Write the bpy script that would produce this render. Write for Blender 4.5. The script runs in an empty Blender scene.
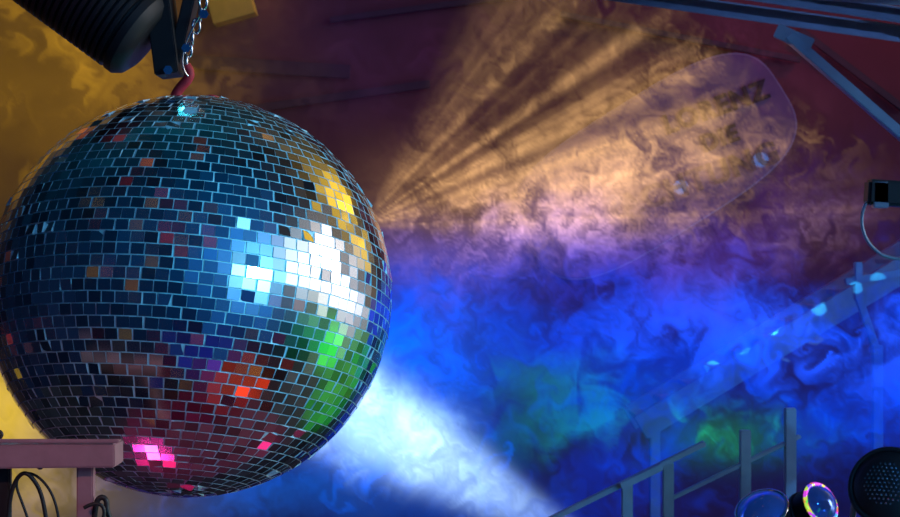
import bpy, bmesh, math, random
import numpy as np
from mathutils import Vector, Matrix
random.seed(4)
sc=bpy.context.scene
try:
    sc.view_settings.view_transform='Standard'; sc.view_settings.look='None'
except Exception as e: print(e)
CZ=2.5; F=1750.0
cam=bpy.data.cameras.new('camera'); co=bpy.data.objects.new('camera',cam); sc.collection.objects.link(co)
co.location=(0,0,CZ); co.rotation_euler=(math.pi/2,0,0); cam.lens=70; cam.sensor_width=36; sc.camera=co
cam.dof.use_dof=True; cam.dof.focus_distance=4.1; cam.dof.aperture_fstop=8
def at(px,py,d): return Vector(((px-450)/F*d, d, CZ+(258.5-py)/F*d))

# ---------------- materials
def pbr(name,col,rough=.5,metal=0.,bump=0,emis=None,es=0,var=.25,scale=12):
    m=bpy.data.materials.new(name); m.use_nodes=True; nt=m.node_tree; b=nt.nodes['Principled BSDF']
    b.inputs['Roughness'].default_value=rough; b.inputs['Metallic'].default_value=metal
    tc=nt.nodes.new('ShaderNodeTexCoord'); n=nt.nodes.new('ShaderNodeTexNoise'); n.inputs['Scale'].default_value=scale; n.inputs['Detail'].default_value=4
    nt.links.new(tc.outputs['Object'],n.inputs['Vector'])
    mx=nt.nodes.new('ShaderNodeMix'); mx.data_type='RGBA'
    mx.inputs['A'].default_value=tuple(c*(1-var) for c in col)+(1,); mx.inputs['B'].default_value=tuple(min(1,c*(1+var)) for c in col)+(1,)
    nt.links.new(n.outputs[0],mx.inputs['Factor']); nt.links.new(mx.outputs['Result'],b.inputs['Base Color'])
    if bump:
        bp=nt.nodes.new('ShaderNodeBump'); bp.inputs['Strength'].default_value=bump; bp.inputs['Distance'].default_value=.01
        nt.links.new(n.outputs[0],bp.inputs['Height']); nt.links.new(bp.outputs[0],b.inputs['Normal'])
    if emis:
        b.inputs['Emission Color'].default_value=emis+(1,); b.inputs['Emission Strength'].default_value=es
    return m
M_steel=pbr('painted_steel',(.3,.33,.4),.4,.5,.1)
M_rail=pbr('rail_steel',(.30,.34,.42),.45,.2,.1)
M_dark=pbr('black_metal',(.018,.018,.02),.55,.2,.1)
M_red=pbr('red_webbing',(.5,.02,.04),.6,0,.2,scale=40)
M_chrome=pbr('chrome',(.8,.8,.82),.15,1,var=.05)
M_wood=pbr('painted_bracket',(.42,.20,.22),.6,0,.2,scale=20)
M_rubber=pbr('cable_rubber',(.02,.02,.02),.5)
M_wall=pbr('red_painted_wall',(.13,.010,.016),.75,0,.1,scale=2)
M_floor=pbr('stage_floor',(.05,.05,.06),.6,0,.1,scale=3)
M_batten=pbr('dark_batten',(.05,.006,.01),.6)
M_sign=pbr('sign_panel',(.17,.06,.13),.75,0,.05,scale=3)
M_edge=pbr('sign_trim',(.26,.14,.22),.6)
M_letter=pbr('sign_letters',(.012,.003,.010),.8)
M_orange=pbr('orange_panel',(.75,.32,.02),.5,0,.05)

# ---------------- mesh helpers
def obj(name,me,mat,parent=None):
    o=bpy.data.objects.new(name,me); sc.collection.objects.link(o)
    if mat:
        for mm in (mat if isinstance(mat,(list,tuple)) else [mat]): me.materials.append(mm)
    if parent: o.parent=parent
    return o
def empty(name):
    o=bpy.data.objects.new(name,None); sc.collection.objects.link(o); o.empty_display_size=.05; return o
def frame(a,b,up=Vector((0,0,1))):
    z=(b-a).normalized(); x=up.cross(z)
    if x.length<1e-3: x=Vector((1,0,0))
    x.normalize(); y=z.cross(x); return Matrix((x,y,z)).transposed()
def beam(name,a,b,w,h,mat,parent=None,bev=.003,prof='box'):
    a=Vector(a);b=Vector(b);R=frame(a,b);L=(b-a).length
    bm=bmesh.new()
    def bx(x0,x1,y0,y1):
        vs=[bm.verts.new(R@Vector((x,y,z))+a) for z in (0,L) for x,y in ((x0,y0),(x1,y0),(x1,y1),(x0,y1))]
        for f in ((3,2,1,0),(4,5,6,7),(0,1,5,4),(1,2,6,5),(2,3,7,6),(3,0,4,7)): bm.faces.new([vs[i] for i in f])
    if prof=='box': bx(-w/2,w/2,-h/2,h/2)
    elif prof=='I':
        t=h*.12; bx(-w/2,w/2,-h/2,-h/2+t); bx(-w/2,w/2,h/2-t,h/2); bx(-t/2,t/2,-h/2+t,h/2-t)
    if bev and prof=='box':
        bmesh.ops.bevel(bm,geom=bm.edges[:],offset=min(bev,w/4,h/4),segments=2,affect='EDGES')
    bmesh.ops.recalc_face_normals(bm,faces=bm.faces)
    me=bpy.data.meshes.new(name); bm.to_mesh(me); bm.free(); return obj(name,me,mat,parent)
def lathe(name,a,b,prof,mat,parent=None,seg=40,smooth=True):
    a=Vector(a);b=Vector(b);R=frame(a,b)
    bm=bmesh.new(); rings=[]
    for t,r in prof:
        rings.append([bm.verts.new(R@Vector((r*math.cos(2*math.pi*k/seg),r*math.sin(2*math.pi*k/seg),t))+a) for k in range(seg)])
    for i in range(len(rings)-1):
        for k in range(seg): bm.faces.new((rings[i][k],rings[i][(k+1)%seg],rings[i+1][(k+1)%seg],rings[i+1][k]))
    bm.faces.new(rings[0][::-1]); bm.faces.new(rings[-1])
    bmesh.ops.recalc_face_normals(bm,faces=bm.faces)
    me=bpy.data.meshes.new(name); bm.to_mesh(me); bm.free()
    o=obj(name,me,mat,parent)
    if smooth:
        for p in me.polygons: p.use_smooth=len(p.vertices)==4
        md=o.modifiers.new('es','EDGE_SPLIT'); md.split_angle=math.radians(35)
    return o
def tube(name,pts,r,mat,parent=None,cyc=False,smooth=True):
    cu=bpy.data.curves.new(name,'CURVE'); cu.dimensions='3D'; cu.bevel_depth=r; cu.bevel_resolution=4; cu.resolution_u=8; cu.use_fill_caps=True
    s=cu.splines.new('NURBS' if smooth else 'POLY'); s.points.add(len(pts)-1)
    for i,p in enumerate(pts): s.points[i].co=(*p,1)
    if smooth: s.order_u=4; s.use_endpoint_u=not cyc
    s.use_cyclic_u=cyc
    o=bpy.data.objects.new(name,cu); sc.collection.objects.link(o); cu.materials.append(mat)
    if parent:o.parent=parent
    return o
def torus(name,c,nrm,R,r,mat,parent=None,sx=1,sy=1):
    Rm=frame(Vector((0,0,0)),Vector(nrm))
    pts=[Vector(c)+Rm@Vector((R*sx*math.cos(t),R*sy*math.sin(t),0)) for t in [2*math.pi*k/24 for k in range(24)]]
    return tube(name,pts,r,mat,parent,cyc=True)

# ---------------- mirror ball
BC=Vector((-.646,4.38,2.407)); BR=.5
def ball():
    bm=bmesh.new(); col=bm.loops.layers.color.new('tint')
    rows=57; h=math.pi/rows; tw=.0325
    for i in range(rows):
        lat=-math.pi/2+(i+.5)*h
        rr=math.cos(lat)*BR; n=max(6,round(2*math.pi*rr/tw))
        off=random.random()*2*math.pi
        for k in range(n):
            lon=off+2*math.pi*(k+random.uniform(-.05,.05))/n
            nr=Vector((math.cos(lat)*math.cos(lon),math.cos(lat)*math.sin(lon),math.sin(lat)))
            e=Vector((-math.sin(lon),math.cos(lon),0)); u=nr.cross(e)
            s=.8 if random.random()<.88 else 6.0
            q=(Matrix.Rotation(math.radians(random.gauss(0,s)),3,u)@Matrix.Rotation(math.radians(random.gauss(0,s)),3,e))
            n2=q@nr; e2=q@e; u2=q@u
            c=nr*BR
            hw=(2*math.pi*rr/n)/2*.92; hh=h*BR/2*.905
            ro=random.gauss(0,.012); e3=e2*math.cos(ro)+u2*math.sin(ro); u3=u2*math.cos(ro)-e2*math.sin(ro)
            cs=[c+e3*hw*a+u3*hh*b for a,b in ((-1,-1),(1,-1),(1,1),(-1,1))]
            top=[bm.verts.new(p) for p in cs]
            bot=[bm.verts.new(p-n2*.006) for p in cs]
            f=bm.faces.new(top); f.material_index=0
            v=random.choice([.7,.8,.85,.9,.95,1,1])
            for l in f.loops: l[col]=(v,v,v,1)
            for a in range(4):
                g=bm.faces.new((top[a],bot[a],bot[(a+1)%4],top[(a+1)%4])); g.material_index=1
                for l in g.loops: l[col]=(1,1,1,1)
    r=bmesh.ops.create_uvsphere(bm,u_segments=96,v_segments=64,radius=BR-.0024)
    for v in r['verts']:
        for f in v.link_faces: f.material_index=1; f.smooth=True
    me=bpy.data.meshes.new('mirror_tiles'); bm.to_mesh(me); bm.free()
    mt=bpy.data.materials.new('mirror_tile'); mt.use_nodes=True; nt=mt.node_tree; b=nt.nodes['Principled BSDF']
    b.inputs['Metallic'].default_value=1; b.inputs['Roughness'].default_value=.15
    at_=nt.nodes.new('ShaderNodeVertexColor'); at_.layer_name='tint'; nt.links.new(at_.outputs[0],b.inputs['Base Color'])
    g=pbr('tile_grout',(.5,.66,.72),.45,.1,.1,scale=60)
    par=empty('disco_ball'); par.location=BC
    par.rotation_euler=(Matrix.Rotation(math.radians(4),4,'Y')@Matrix.Rotation(math.radians(-13),4,'X')).to_euler()
    o=obj('mirror_tiles',me,[mt,g],par)
    c=lathe('top_cap',(0,0,BR-.012),(0,0,1),[(0,.05),(.012,.05),(.016,.045),(.018,.018),(.035,.018),(.035,.001)],M_red,par)
    return par
ball()

# ---------------- hoist and chain holding the ball
hoist=empty('ceiling_hoist')
D=4.42
a=at(6,-62,D); b=at(148,42,D)
L=(b-a).length
prof=[(0,.10)]
t=0.02
while t<L-.06:
    prof+= [(t,.118),(t+.010,.118),(t+.011,.104),(t+.018,.104)]; t+=.0185
prof+=[(L-.05,.118),(L-.03,.118),(L-.012,.105),(L,.08)]
lathe('motor_housing',a,b,prof,M_dark,hoist,seg=48)
beam('mounting_plate',at(158,-20,D+.02),at(170,76,D+.02),.12,.06,M_dark,hoist)
beam('side_plate',at(196,-20,D+.03),at(176,64,D+.03),.08,.03,M_dark,hoist)
for i,(x,y) in enumerate(((204,14),(186,48),(168,70))):
    lathe(f'bolt_{i}',at(x,y,D-.03),at(x,y,D-.2),[(0,.008),(.02,.008),(.022,.012),(.03,.012)],M_chrome,hoist,seg=6,smooth=False)
chain=empty('hanging_chain')
pts=[(204,-10),(203,2),(200,14),(196,26),(192,38),(188,50),(186,62)]
for i,(x,y) in enumerate(pts):
    torus(f'link_{i}',at(x,y,D),(0.2,1,0) if i%2 else (1,.35,0),.016,.0036,M_chrome,chain,sx=.62,sy=1.15)
tube('red_strap',[at(174,100,D),at(176,92,D),at(186,82,D),at(192,74,D),at(186,66,D)],.013,M_red,chain)
tube('safety_wire',[at(206,6,D-.05),at(180,44,D-.05),at(178,66,D-.05),at(188,76,D-.03)],.0022,M_chrome,chain)
beam('orange_wall_panel',at(216,-50,8.9),at(236,20,8.9),.14,.22,M_orange)

# ---------------- bracket with cables (lower left, nearer than the ball)
D=3.7
br=empty('support_bracket')
beam('arm',at(-90,455,D),at(119,453,D),.10,.050,M_wood,br)
beam('arm_lip',at(-90,441,D-.05),at(119,441,D-.05),.012,.008,M_wood,br)
p=at(86,463,D+.01); beam('post',p,(p.x,p.y,0),.035,.028,M_wood,br)
p=at(4,463,D+.03); beam('inner_post',p,(p.x,p.y,0),.03,.02,M_dark,br)
for i,x in enumerate((40,)): lathe(f'bolt_{i}',at(x,466,D-.03),at(x,466,D-.2),[(0,.008),(.01,.008)],M_dark,br,seg=12,smooth=False)
cb=empty('power_cables')
tube('cable_1',[at(8,560,D),at(6,500,D),at(20,466,D-.02),at(34,478,D-.02),at(46,500,D),at(50,560,D)],.0045,M_rubber,cb)
tube('cable_2',[at(-10,432,D),at(2,428,D),at(6,436,D),at(-4,440,D)],.004,M_rubber,cb)
tube('cable_3',[at(40,560,D),at(26,508,D),at(12,486,D),at(22,470,D),at(44,476,D),at(62,510,D),at(60,560,D)],.003,M_rubber,cb)
tube('cable_4',[at(92,560,D),at(94,508,D),at(98,494,D),at(110,500,D),at(104,512,D),at(122,540,D)],.006,M_rubber,cb)
tube('cable_5',[at(84,508,D-.03),at(100,498,D-.03),at(112,506,D-.03),at(98,530,D-.03)],.004,M_rubber,cb)

# ---------------- room shell
bpy.ops.mesh.primitive_cube_add(size=1,location=(0,9.1,2.6)); w=bpy.context.object; w.scale=(9,.2,5.2); w.name='wall_back'; w.data.materials.append(M_wall)
bpy.ops.mesh.primitive_cube_add(size=1,location=(0,6.3,-.05)); w=bpy.context.object; w.scale=(9,5.8,.1); w.name='floor'; w.data.materials.append(M_floor)
WD=8.97
ti=0
for p,q,ww in (((190,62),(350,72),.07),((230,112),(430,84),.04),((330,20),(520,-5),.03),((560,14),(800,60),.03),((800,30),(905,110),.035)):
    ti+=1; beam(f'trim_{ti}',at(*p,WD),at(*q,WD),.03,ww,M_batten)
sign=empty('painted_wall_sign')
def sect(name,c,hl,hh,rot,mat,y0,y1,ex=3.2,parent=None):
    bm=bmesh.new(); N=96; fr=[];bk=[]
    for k in range(N):
        t=2*math.pi*k/N; cx,sx=math.cos(t),math.sin(t)
        x=hl*math.copysign(abs(cx)**(2/ex),cx); z=hh*math.copysign(abs(sx)**(2/ex),sx)
        X=x*math.cos(rot)-z*math.sin(rot); Z=x*math.sin(rot)+z*math.cos(rot)
        fr.append(bm.verts.new((c.x+X,y0,c.z+Z))); bk.append(bm.verts.new((c.x+X,y1,c.z+Z)))
    bm.faces.new(fr)
    for k in range(N): bm.faces.new((fr[k],bk[k],bk[(k+1)%N],fr[(k+1)%N]))
    bmesh.ops.recalc_face_normals(bm,faces=bm.faces)
    me=bpy.data.meshes.new(name); bm.to_mesh(me); bm.free(); return obj(name,me,mat,parent)
sc_c=at(656,166,8.9)
sect('trim_board',sc_c,.76,.36,math.radians(32),M_edge,8.93,9.0,3.4,sign)
sect('face_board',sc_c,.75,.35,math.radians(32),M_sign,8.915,8.97,3.4,sign)
for i,(txt,x,y,s) in enumerate((('LORENZ',716,108,.135),('DIE',720,139,.12),('ACHTUNG',700,180,.16))):
    cu=bpy.data.curves.new('letters','FONT'); cu.body=txt; cu.size=s; cu.extrude=.006; cu.align_x='CENTER'; cu.align_y='CENTER'; cu.offset=.004; cu.space_character=1.12
    o=bpy.data.objects.new(f'letters_{i}',cu); sc.collection.objects.link(o); cu.materials.append(M_letter)
    o.location=at(x,y,8.905); o.rotation_euler=(Matrix.Rotation(-math.radians(20),4,'Y')@Matrix.Rotation(math.pi/2,4,'X')).to_euler(); o.parent=sign

# ---------------- overhead steelwork
g=empty('roof_girder')
beam('main_beam',at(500,-22,7.2),at(960,42,5.6),.10,.055,M_steel,g,prof='I')
beam('upper_beam',at(700,-14,6.6),at(980,26,5.4),.08,.05,M_steel,g,prof='I')
beam('diagonal_brace',at(788,36,6.0),at(960,186,6.0),.045,.034,M_steel,g)
beam('gusset_plate',at(776,30,6.0),at(812,46,5.98),.012,.05,M_steel,g)
pl=empty('perforated_walkway')
o0=at(822,0,5.3)
for i in range(12):
    beam(f'bar_{i}',o0+Vector((i*.022,-.15,.0)),o0+Vector((i*.022+.02,.25,.05)),.008,.02,M_steel,pl,bev=0)
for j in range(5):
    beam(f'rib_{j}',o0+Vector((-.01,-.15+j*.09,j*.011)),o0+Vector((.3,-.15+j*.09,-.02+j*.011)),.01,.02,M_steel,pl,bev=0)

# ---------------- staircase at the right
st=empty('metal_staircase')
Ds=8.2
A=at(640,428,Ds); B=at(980,222,Ds)
beam('stringer',A,B,.05,.12,M_rail,st,bev=.004)
A2=A+Vector((0,.5,.0)); B2=B+Vector((0,.5,0))
beam('stringer_rear',A2,B2,.05,.12,M_rail,st)
n=13
for i in range(n):
    c=A.lerp(B,(i+.5)/n)
    beam(f'tread_{i}',c,c+Vector((0,.5,0)),.13,.02,M_rail,st,bev=0)
for i,f_ in enumerate((.08,.9)):
    c=A.lerp(B,f_); beam(f'leg_{i}',c+Vector((0,.5,0)),Vector((c.x,c.y+.5,0)),.05,.05,M_rail,st)
DR=6.52
ra=at(545,522,DR); rb=at(705,443,DR)
rail=empty('hand_railing')
beam('top_rail',ra,rb,.035,.020,M_rail,rail)
for i,(x,y,hh) in enumerate(((627,482,.038),(668,462,.036),(745,430,.036),(790,408,.042))):
    p=at(x,y,DR); beam(f'baluster_{i}',p,(p.x,p.y,0),.04,hh,M_rail,rail)
beam('landing_edge',at(620,486,DR-.02),at(662,466,DR-.02),.05,.026,M_rail,rail)
beam('lower_rail',at(668,500,DR),at(800,436,DR),.03,.014,M_rail,rail)
po=empty('scaffold_post')
beam('upright',at(858,262,7.1),at(858,300,7.1),.03,.04,M_rail,po)
p=at(877,345,7.1); beam('upright_2',p,(p.x,p.y,0),.04,.045,M_rail,po)
beam('brace',at(858,296,7.1),at(877,352,7.1),.03,.03,M_rail,po)
beam('ledger',at(845,282,7.1),at(960,262,7.1),.03,.03,M_rail,po)

# ---------------- lamps
def rainbow(name,es):
    m=bpy.data.materials.new(name); m.use_nodes=True; nt=m.node_tree; b=nt.nodes['Principled BSDF']; b.inputs['Roughness'].default_value=.15; b.inputs['Metallic'].default_value=.4
    tc=nt.nodes.new('ShaderNodeTexCoord'); n=nt.nodes.new('ShaderNodeTexVoronoi'); n.inputs['Scale'].default_value=60
    nt.links.new(tc.outputs['Object'],n.inputs['Vector'])
    h=nt.nodes.new('ShaderNodeHueSaturation'); h.inputs['Color'].default_value=(.9,.12,.08,1); nt.links.new(n.outputs['Color'],h.inputs['Hue'])
    nt.links.new(h.outputs[0],b.inputs['Base Color']); nt.links.new(h.outputs[0],b.inputs['Emission Color']); b.inputs['Emission Strength'].default_value=es
    return m
M_rain=rainbow('led_ring',.8); M_lens=pbr('lamp_lens',(.10,.2,.6),.08,.6,emis=(.02,.10,.6),es=.12)
def parcan(name,c,aim,r,l,lens,ring,rr=.07):
    p=empty(name); c=Vector(c); aim=Vector(aim).normalized()
    tail=c-aim*l
    lathe('housing',tail,c,[(0,r*.35),(l*.08,r*.6),(l*.3,r*.82),(l*.55,r*.9),(l*.6,r*.98),(l*.66,r*.98),(l*.67,r*.9),(l*.95,r),(l,r*1.06)],M_dark,p)
    lathe('lens',c,c+aim,[(0,r*.9),(.01,r*.9),(.03,r*.7),(.042,r*.35),(.045,r*.02)],lens,p)
    R=frame(c,c+aim)
    pts=[c+aim*.004+R@Vector((r*.98*math.cos(t),r*.98*math.sin(t),0)) for t in [2*math.pi*k/32 for k in range(32)]]
    tube('rim',pts,r*rr,ring,p,cyc=True)
    s=R@Vector((1,0,0)); u=Vector((0,0,1)); m_=c-aim*l*.5
    tube('yoke',[m_+s*r*1.15,m_+s*r*1.25-u*r*.8,m_+s*r*.9-u*r*1.9,m_-s*r*.9-u*r*1.9,m_-s*r*1.25-u*r*.8,m_-s*r*1.15],r*.09,M_steel,p,smooth=False)
    q=m_-u*r*1.9; beam('stand',q,(q.x,q.y,0),.04,.04,M_dark,p)
    return p
Dl=6.2
parcan('stage_spotlight',at(762,510,Dl),(-.35,-.5,.75),.095,.26,M_lens,M_chrome)
parcan('stage_spotlight',at(820,504,Dl),(.55,-.75,.45),.074,.22,M_lens,M_rain,.10)
pg=parcan('stage_spotlight',at(888,486,5.9),(-.45,-.8,.35),.13,.28,M_dark,M_dark)
c=at(888,486,5.9); aim=Vector((-.45,-.8,.35)).normalized(); R=frame(c,c+aim)
bmg=bmesh.new()
for i in range(-9,10):
    for j in range(-9,10):
        x=(i+(j%2)*.5)*.0155; y=j*.0135
        if x*x+y*y<.0105:
            dome=.046*(1-(x*x+y*y)/.014)
            bmesh.ops.create_icosphere(bmg,subdivisions=1,radius=.0048,matrix=Matrix.Translation(c+aim*(dome+.003)+R@Vector((x,y,0))))
me=bpy.data.meshes.new('led_grid'); bmg.to_mesh(me); bmg.free(); obj('led_grid',me,M_chrome,pg)
lampr=empty('clamp_lamp')
beam('clamp_body',at(866,192,5.8),at(960,198,5.8),.08,.085,M_dark,lampr,bev=.01)
beam('clamp_jaw',at(880,182,5.78),at(880,208,5.78),.05,.04,M_steel,lampr)
beam('clamp_bar',at(930,158,5.95),at(930,230,5.75),.03,.02,M_dark,lampr)
tube('cable_loop',[at(868,200,5.8),at(860,212,5.8),at(862,236,5.8),at(876,252,5.8),at(892,262,5.8),at(960,258,5.8)],.0055,M_steel,lampr)

# ---------------- smoke: rippled sheets, beams and lit haze painted as emissive colour over advected noise
NT=1024
def spec(seed,beta,lo=0,hi=1e9):
    rg=np.random.default_rng(seed)
    f=np.fft.fft2(rg.standard_normal((NT,NT))); k=np.fft.fftfreq(NT)*NT; kx,ky=np.meshgrid(k,k); kk=np.hypot(kx,ky); kk[0,0]=1
    f=f/kk**beta; f[(kk<lo)|(kk>hi)]=0; f[0,0]=0; r=np.fft.ifft2(f).real; return (r/r.std()).astype(np.float32)
def samp(t,u,v):
    u=np.mod(u,NT); v=np.mod(v,NT); i=np.floor(u).astype(int)%NT; j=np.floor(v).astype(int)%NT; fu=u-np.floor(u); fv=v-np.floor(v); i1=(i+1)%NT; j1=(j+1)%NT
    return (t[j,i]*(1-fu)+t[j,i1]*fu)*(1-fv)+(t[j1,i]*(1-fu)+t[j1,i1]*fu)*fv
def ss(a,b,x):
    t=np.clip((x-a)/(b-a),0,1); return t*t*(3-2*t)
step=2.0
us=np.arange(-260,1160,step); vs=np.arange(-160,700,step); U,V=np.meshgrid(us,vs)
def advect(seed,n,amp,lo,hi,beta=2.2):
    psi=spec(seed,beta,lo,hi); gy,gx=np.gradient(psi); sc_v=np.hypot(gx,gy).std()+1e-9; gx/=sc_v; gy/=sc_v
    u=U.copy(); v=V.copy()
    for _ in range(n):
        a=samp(gy,u,v); b_=samp(gx,u,v); u=u+a*amp; v=v-b_*amp
    return u,v
def lin(c): 
    c=np.array(c)/255.; return np.where(c<.04045,c/12.92,((c+.055)/1.055)**2.4)
def ga(px,py,rx,ry,rot=0,warp=None):
    du=U-px; dv=V-py
    if warp is not None: du=du+warp[0]; dv=dv+warp[1]
    if rot: c_,s_=math.cos(rot),math.sin(rot); du,dv=du*c_-dv*s_,du*s_+dv*c_
    return np.exp(-(du/rx)**2-(dv/ry)**2)
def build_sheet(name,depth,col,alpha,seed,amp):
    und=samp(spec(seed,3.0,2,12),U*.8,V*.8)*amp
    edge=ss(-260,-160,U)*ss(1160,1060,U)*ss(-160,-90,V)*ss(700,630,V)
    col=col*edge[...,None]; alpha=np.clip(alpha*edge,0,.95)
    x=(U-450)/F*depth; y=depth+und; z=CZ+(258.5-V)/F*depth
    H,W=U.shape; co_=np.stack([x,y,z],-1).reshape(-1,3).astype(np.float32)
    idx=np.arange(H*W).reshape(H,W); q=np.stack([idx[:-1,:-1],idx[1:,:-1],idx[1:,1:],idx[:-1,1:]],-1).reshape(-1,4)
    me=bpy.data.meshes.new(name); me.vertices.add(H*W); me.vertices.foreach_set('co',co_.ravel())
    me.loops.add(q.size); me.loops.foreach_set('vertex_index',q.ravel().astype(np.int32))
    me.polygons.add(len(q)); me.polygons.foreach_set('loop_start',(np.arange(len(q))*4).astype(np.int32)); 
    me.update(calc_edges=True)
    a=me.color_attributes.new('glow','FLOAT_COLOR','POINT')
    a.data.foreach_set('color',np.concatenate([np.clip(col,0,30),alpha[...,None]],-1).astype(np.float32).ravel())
    return obj(name,me,M_smoke_glow)
M_smoke_glow=bpy.data.materials.new('smoke_painted_glow'); M_smoke_glow.use_nodes=True; nt=M_smoke_glow.node_tree; nt.nodes.clear()
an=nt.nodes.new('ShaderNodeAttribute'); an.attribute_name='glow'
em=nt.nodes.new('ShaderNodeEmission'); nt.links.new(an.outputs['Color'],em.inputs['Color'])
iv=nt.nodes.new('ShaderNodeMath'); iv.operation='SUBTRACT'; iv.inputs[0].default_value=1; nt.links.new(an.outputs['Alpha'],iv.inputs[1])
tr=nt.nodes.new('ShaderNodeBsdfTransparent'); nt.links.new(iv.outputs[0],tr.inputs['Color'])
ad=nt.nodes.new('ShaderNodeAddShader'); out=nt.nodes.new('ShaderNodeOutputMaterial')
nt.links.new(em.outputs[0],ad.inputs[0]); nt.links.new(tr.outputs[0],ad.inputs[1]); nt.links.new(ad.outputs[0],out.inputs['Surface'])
big=spec(11,1.95,2,400); med=spec(12,1.55,4,500); fin=spec(13,1.25,8,500); puf=spec(14,1.75,3,500)
u1,v1=advect(21,10,2.0,3,16); u2,v2=advect(22,10,1.2,8,40); u3,v3=advect(23,9,1.3,14,70,1.8)
wz=(samp(puf,U+300,V)*16,samp(puf,U,V+500)*16)
W1=ss(-1.3,1.8,.65*samp(big,u1,v1)+.65*samp(puf,u3+333,v3+90))
W2=ss(-1.5,2.0,.6*samp(med,u3+100,v3+40)+.7*samp(puf,u1,v1))
W4=ss(-1.4,1.6,.75*samp(med,u2+300,v2+640)+.6*samp(puf,u3+50,v3+700))
# warm light fan painted into the rear sheet's emission
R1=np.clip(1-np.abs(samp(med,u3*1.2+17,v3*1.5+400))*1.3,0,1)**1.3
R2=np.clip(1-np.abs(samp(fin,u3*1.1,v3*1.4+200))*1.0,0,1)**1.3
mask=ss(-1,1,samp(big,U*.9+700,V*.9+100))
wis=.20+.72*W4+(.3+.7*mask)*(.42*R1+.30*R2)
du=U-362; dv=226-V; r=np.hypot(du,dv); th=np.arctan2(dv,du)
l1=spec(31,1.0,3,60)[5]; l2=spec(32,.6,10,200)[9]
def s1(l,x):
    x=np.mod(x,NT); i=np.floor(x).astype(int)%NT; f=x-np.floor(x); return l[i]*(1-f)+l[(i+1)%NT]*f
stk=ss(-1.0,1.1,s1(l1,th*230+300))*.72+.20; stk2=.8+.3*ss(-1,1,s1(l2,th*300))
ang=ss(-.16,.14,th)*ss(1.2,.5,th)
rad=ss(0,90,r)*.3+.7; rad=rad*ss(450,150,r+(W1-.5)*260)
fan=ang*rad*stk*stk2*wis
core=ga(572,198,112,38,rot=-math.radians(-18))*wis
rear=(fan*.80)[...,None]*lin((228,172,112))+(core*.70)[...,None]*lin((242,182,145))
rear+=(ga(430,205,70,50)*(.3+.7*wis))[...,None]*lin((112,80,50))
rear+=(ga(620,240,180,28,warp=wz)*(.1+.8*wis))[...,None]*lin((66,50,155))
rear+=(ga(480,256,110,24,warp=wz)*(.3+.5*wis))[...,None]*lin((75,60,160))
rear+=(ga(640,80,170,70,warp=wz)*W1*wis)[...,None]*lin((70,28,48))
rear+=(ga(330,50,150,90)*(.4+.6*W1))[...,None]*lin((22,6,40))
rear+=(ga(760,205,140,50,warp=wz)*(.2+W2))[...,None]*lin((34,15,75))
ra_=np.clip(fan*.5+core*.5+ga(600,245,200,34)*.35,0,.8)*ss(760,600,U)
build_sheet('smoke_painted_light',7.85,rear,ra_,41,.03)
# blue-lit smoke, white beam and green glow painted into the front sheet
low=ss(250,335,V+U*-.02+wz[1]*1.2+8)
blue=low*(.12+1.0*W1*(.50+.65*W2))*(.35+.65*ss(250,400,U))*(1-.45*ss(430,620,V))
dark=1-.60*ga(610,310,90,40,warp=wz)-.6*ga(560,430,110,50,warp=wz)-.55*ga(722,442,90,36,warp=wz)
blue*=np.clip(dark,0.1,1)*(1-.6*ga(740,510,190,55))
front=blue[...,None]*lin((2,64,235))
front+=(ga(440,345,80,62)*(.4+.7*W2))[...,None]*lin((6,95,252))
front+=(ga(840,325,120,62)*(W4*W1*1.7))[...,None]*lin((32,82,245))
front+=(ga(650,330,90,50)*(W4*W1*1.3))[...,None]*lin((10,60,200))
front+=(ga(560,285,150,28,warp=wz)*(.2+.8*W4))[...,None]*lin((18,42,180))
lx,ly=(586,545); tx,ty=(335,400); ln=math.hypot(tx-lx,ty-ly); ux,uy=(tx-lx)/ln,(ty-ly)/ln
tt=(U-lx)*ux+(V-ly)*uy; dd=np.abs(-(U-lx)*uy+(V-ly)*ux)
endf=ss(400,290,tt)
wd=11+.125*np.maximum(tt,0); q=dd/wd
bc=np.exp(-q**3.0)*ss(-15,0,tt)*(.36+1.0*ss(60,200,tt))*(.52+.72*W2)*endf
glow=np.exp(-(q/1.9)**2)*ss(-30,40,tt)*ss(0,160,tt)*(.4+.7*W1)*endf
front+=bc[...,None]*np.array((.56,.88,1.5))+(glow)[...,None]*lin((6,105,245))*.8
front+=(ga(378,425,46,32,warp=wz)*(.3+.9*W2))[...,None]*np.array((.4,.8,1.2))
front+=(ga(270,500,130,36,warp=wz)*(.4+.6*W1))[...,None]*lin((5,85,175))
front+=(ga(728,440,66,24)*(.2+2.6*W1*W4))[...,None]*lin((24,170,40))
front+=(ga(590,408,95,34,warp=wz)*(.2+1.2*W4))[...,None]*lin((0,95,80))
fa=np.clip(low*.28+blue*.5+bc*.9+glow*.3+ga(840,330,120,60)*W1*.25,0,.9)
build_sheet('smoke_painted_light',6.75,front,fa,42,.03)
amb=(ga(30,70,150,110,warp=wz)*(.35+.95*W1))[...,None]*lin((168,122,22))+(ga(0,400,70,110)*(.5+.6*W1))[...,None]*lin((218,180,6))  # yellow-lit haze painted as emission on the left of this sheet
amb+=(ga(90,500,90,30)*(.5+.5*W1))[...,None]*lin((120,100,30))
build_sheet('smoke_painted_light',5.15,amb,np.clip(ga(30,70,150,110)*.3+ga(0,420,100,100)*.8,0,.8)*ss(300,200,U),43,.03)

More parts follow.
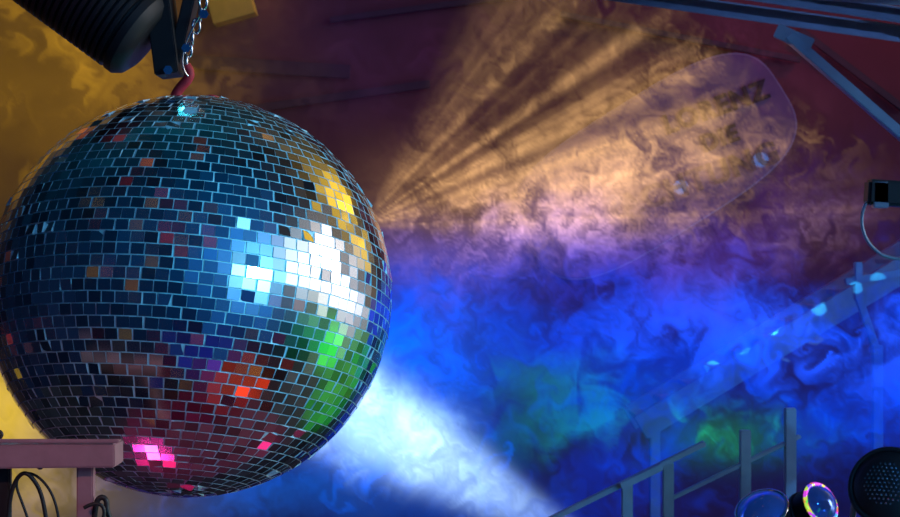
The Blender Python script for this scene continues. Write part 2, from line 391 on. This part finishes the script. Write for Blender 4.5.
# ---------------- lights
def spot(name,loc,tgt,col,e,ang,blend=.5,rad=.05):
    l=bpy.data.lights.new(name,'SPOT'); l.color=col; l.energy=e; l.spot_size=math.radians(ang); l.spot_blend=blend; l.shadow_soft_size=rad
    o=bpy.data.objects.new(name,l); sc.collection.objects.link(o); o.location=loc
    o.rotation_euler=(Vector(tgt)-Vector(loc)).to_track_quat('-Z','Y').to_euler(); return o
def refl(px,py):
    o=Vector((0,0,CZ)); d=Vector(((px-450)/F,1,(258.5-py)/F)).normalized(); oc=o-BC
    bq=oc.dot(d); disc=bq*bq-(oc.dot(oc)-BR*BR); disc=max(disc,0); p=o+d*(-bq-math.sqrt(disc)); n_=(p-BC).normalized()
    return (d-2*d.dot(n_)*n_).normalized()
spot('red_wall_light',(2.9,8.2,4.9),(1.9,9,3.1),(1,.04,.05),34,110,1)
spot('purple_wall_light',(0,6.5,4.9),(.2,9,3.4),(.6,.05,.7),8,90,1)
spot('sign_light',(1.4,7.9,4.6),(1.3,9,3.1),(.6,.2,1),4,80,1)
spot('blue_wall_light',(1.5,7,0.6),(1.4,9,1.8),(.02,.12,1),20,100,1)
spot('blue_side_light',(3.2,4.2,1.2),(1.3,6.8,2.0),(.06,.35,1),110,70,1)
spot('railing_fill_light',(1.9,3.4,2.9),(1.0,6.5,1.6),(.05,.35,1),45,34,1)  # added fill that tints the railings blue, no visible source
spot('blue_top_light',(-.5,4.9,4.6),(1.8,6.2,3.4),(.18,.4,1),110,60,1)
spot('cyan_ball_light',BC+refl(254,272)*4.2,BC,(.06,.6,1),520,12.6,.3,.12)
spot('teal_ball_light',BC+refl(160,112)*4.2,BC,(.06,.8,1),480,12.6,.3,.7)
spot('magenta_ball_light',BC+refl(155,440)*2.1,BC+Vector((0,0,-.2)),(.9,.04,.4),26,30,1,.12)
spot('bracket_light',(-1.3,1.2,3.4),at(60,455,3.7),(1,.45,.40),60,16,1,.05)
spot('hoist_light',(-2.2,3.2,4.3),at(60,0,4.5),(1,.03,.05),34,16,1,.05)
spot('hoist_cyan_light',(.3,3.6,3.4),at(200,30,4.5),(.1,.3,1),7,12,1,.03)
spot('orange_panel_light',(-.9,8.4,4.9),at(230,0,8.8),(1,.6,.15),8,50,1,.05)
src=Vector((-.10,4.75,2.62))
for i,(x,y,d,e) in enumerate(((760,160,8.9,.6),(680,187,8.9,.9),(615,201,8.95,.5),(690,356,8.15,2.2),(741,348,8.15,2.2),(770,328,8.15,1.4),(817,308,8.15,.6),(858,288,7.1,.3),(880,279,7.1,.3))):
    spot(f'mirror_dot_{i}',src,at(x,y,d),(.05,.6,1),3000*e,.72,.25,.003)
def disc(name,px,py,col,rad_,size,dist):
    d=refl(px,py); l=bpy.data.lights.new(name,'AREA'); l.shape='DISK'; l.size=size; l.color=col; l.energy=rad_*math.pi*math.pi*(size/2)**2
    o=bpy.data.objects.new(name,l); sc.collection.objects.link(o); o.location=BC+d*dist; o.rotation_euler=(-d).to_track_quat('-Z','Y').to_euler()
disc('green_floor_lamp',320,346,(.02,1,.06),1.1,.8,2.6)
disc('green_floor_lamp',335,378,(.02,.9,.08),.28,1.6,2.4)
disc('red_floor_lamp',240,384,(1,.05,.01),1.2,.3,2.2)
disc('magenta_floor_lamp',165,446,(1,.01,.15),1.5,.34,1.9)
disc('magenta_floor_lamp',262,432,(1,.02,.25),1.2,.22,1.9)
disc('purple_floor_lamp',200,430,(.4,.01,.10),.13,2.2,1.9)
# ---------------- surroundings
wo=bpy.data.worlds.new('club_night'); sc.world=wo; wo.use_nodes=True; nt=wo.node_tree; nt.nodes.clear()
def lk(sock,v):
    if hasattr(v,'links'): nt.links.new(v,sock)
    else: sock.default_value=v
def M(op,a,b=None,c=None,clamp=False):
    n=nt.nodes.new('ShaderNodeMath'); n.operation=op; n.use_clamp=clamp
    for i,v in enumerate((a,b,c)):
        if v is not None: lk(n.inputs[i],v)
    return n.outputs[0]
def mul(*a):
    r=a[0]
    for x in a[1:]: r=M('MULTIPLY',r,x)
    return r
def sm(v,a,b,o0=0.,o1=1.):
    n=nt.nodes.new('ShaderNodeMapRange'); n.interpolation_type='SMOOTHSTEP'
    lk(n.inputs['Value'],v); n.inputs['From Min'].default_value=a; n.inputs['From Max'].default_value=b; n.inputs['To Min'].default_value=o0; n.inputs['To Max'].default_value=o1
    return n.outputs[0]
tc=nt.nodes.new('ShaderNodeTexCoord'); G=tc.outputs['Generated']
lobes=[(254,272,(.3,.8,1.),10,120),(250,272,(.01,.22,.95),1.5,16),(326,268,(1,.97,1.),12,70),(298,265,(.6,.85,1),3.5,60),(350,298,(.8,.85,1),3.,50),
(352,214,(1,.62,.03),2.2,40),(335,190,(.5,.33,.12),.25,14),(320,330,(.02,.8,.3),.4,40),(205,352,(.02,.05,.8),.7,60),(235,384,(.8,.08,.02),.4,40),
(110,190,(.0,.02,.06),.3,2.5),(190,120,(.0,.10,.15),.35,7),(230,200,(.0,.08,.28),.35,10),(10,200,(.2,.12,.04),.4,12),(150,270,(.0,.04,.17),.35,6),(60,360,(.01,.02,.07),.3,6)]
tot=None
n=nt.nodes.new('ShaderNodeTexNoise'); n.inputs['Scale'].default_value=5.; n.inputs['Detail'].default_value=3; lk(n.inputs['Vector'],G)
var=sm(n.outputs[0],.3,.7,.25,1.4)
for px,py,c_,s_,k_ in lobes:
    d=refl(px,py); dp=nt.nodes.new('ShaderNodeVectorMath'); dp.operation='DOT_PRODUCT'; lk(dp.inputs[0],G); dp.inputs[1].default_value=d
    e=mul(M('EXPONENT',mul(M('SUBTRACT',dp.outputs['Value'],1.),float(k_))),float(s_))
    cm=nt.nodes.new('ShaderNodeVectorMath'); cm.operation='SCALE'; cm.inputs[0].default_value=c_; lk(cm.inputs['Scale'],e)
    if tot is None: tot=cm.outputs[0]
    else:
        a_=nt.nodes.new('ShaderNodeVectorMath'); a_.operation='ADD'; lk(a_.inputs[0],tot); lk(a_.inputs[1],cm.outputs[0]); tot=a_.outputs[0]
tv=nt.nodes.new('ShaderNodeVectorMath'); tv.operation='SCALE'; lk(tv.inputs[0],tot); lk(tv.inputs['Scale'],var)
vo=nt.nodes.new('ShaderNodeTexVoronoi'); vo.inputs['Scale'].default_value=9.; lk(vo.inputs['Vector'],G)
hit=sm(vo.outputs['Distance'],.2,.1,0.,1.)
hs=nt.nodes.new('ShaderNodeHueSaturation'); hs.inputs['Color'].default_value=(1,.28,.03,1)
sc_=nt.nodes.new('ShaderNodeSeparateColor'); lk(sc_.inputs[0],vo.outputs['Color']); lk(hs.inputs['Hue'],sm(sc_.outputs[0],0,1,.46,.56))
pick=sm(sc_.outputs[1],.72,.76)
dots=nt.nodes.new('ShaderNodeVectorMath'); dots.operation='SCALE'; lk(dots.inputs[0],hs.outputs[0]); lk(dots.inputs['Scale'],mul(hit,pick,1.6))
a_=nt.nodes.new('ShaderNodeVectorMath'); a_.operation='ADD'; lk(a_.inputs[0],tv.outputs[0]); lk(a_.inputs[1],dots.outputs[0])
b_=nt.nodes.new('ShaderNodeVectorMath'); b_.operation='ADD'; lk(b_.inputs[0],a_.outputs[0]); b_.inputs[1].default_value=(.0005,.0015,.006)
bg=nt.nodes.new('ShaderNodeBackground'); lk(bg.inputs['Color'],b_.outputs[0]); bg.inputs['Strength'].default_value=1.
ow=nt.nodes.new('ShaderNodeOutputWorld'); nt.links.new(bg.outputs[0],ow.inputs['Surface'])
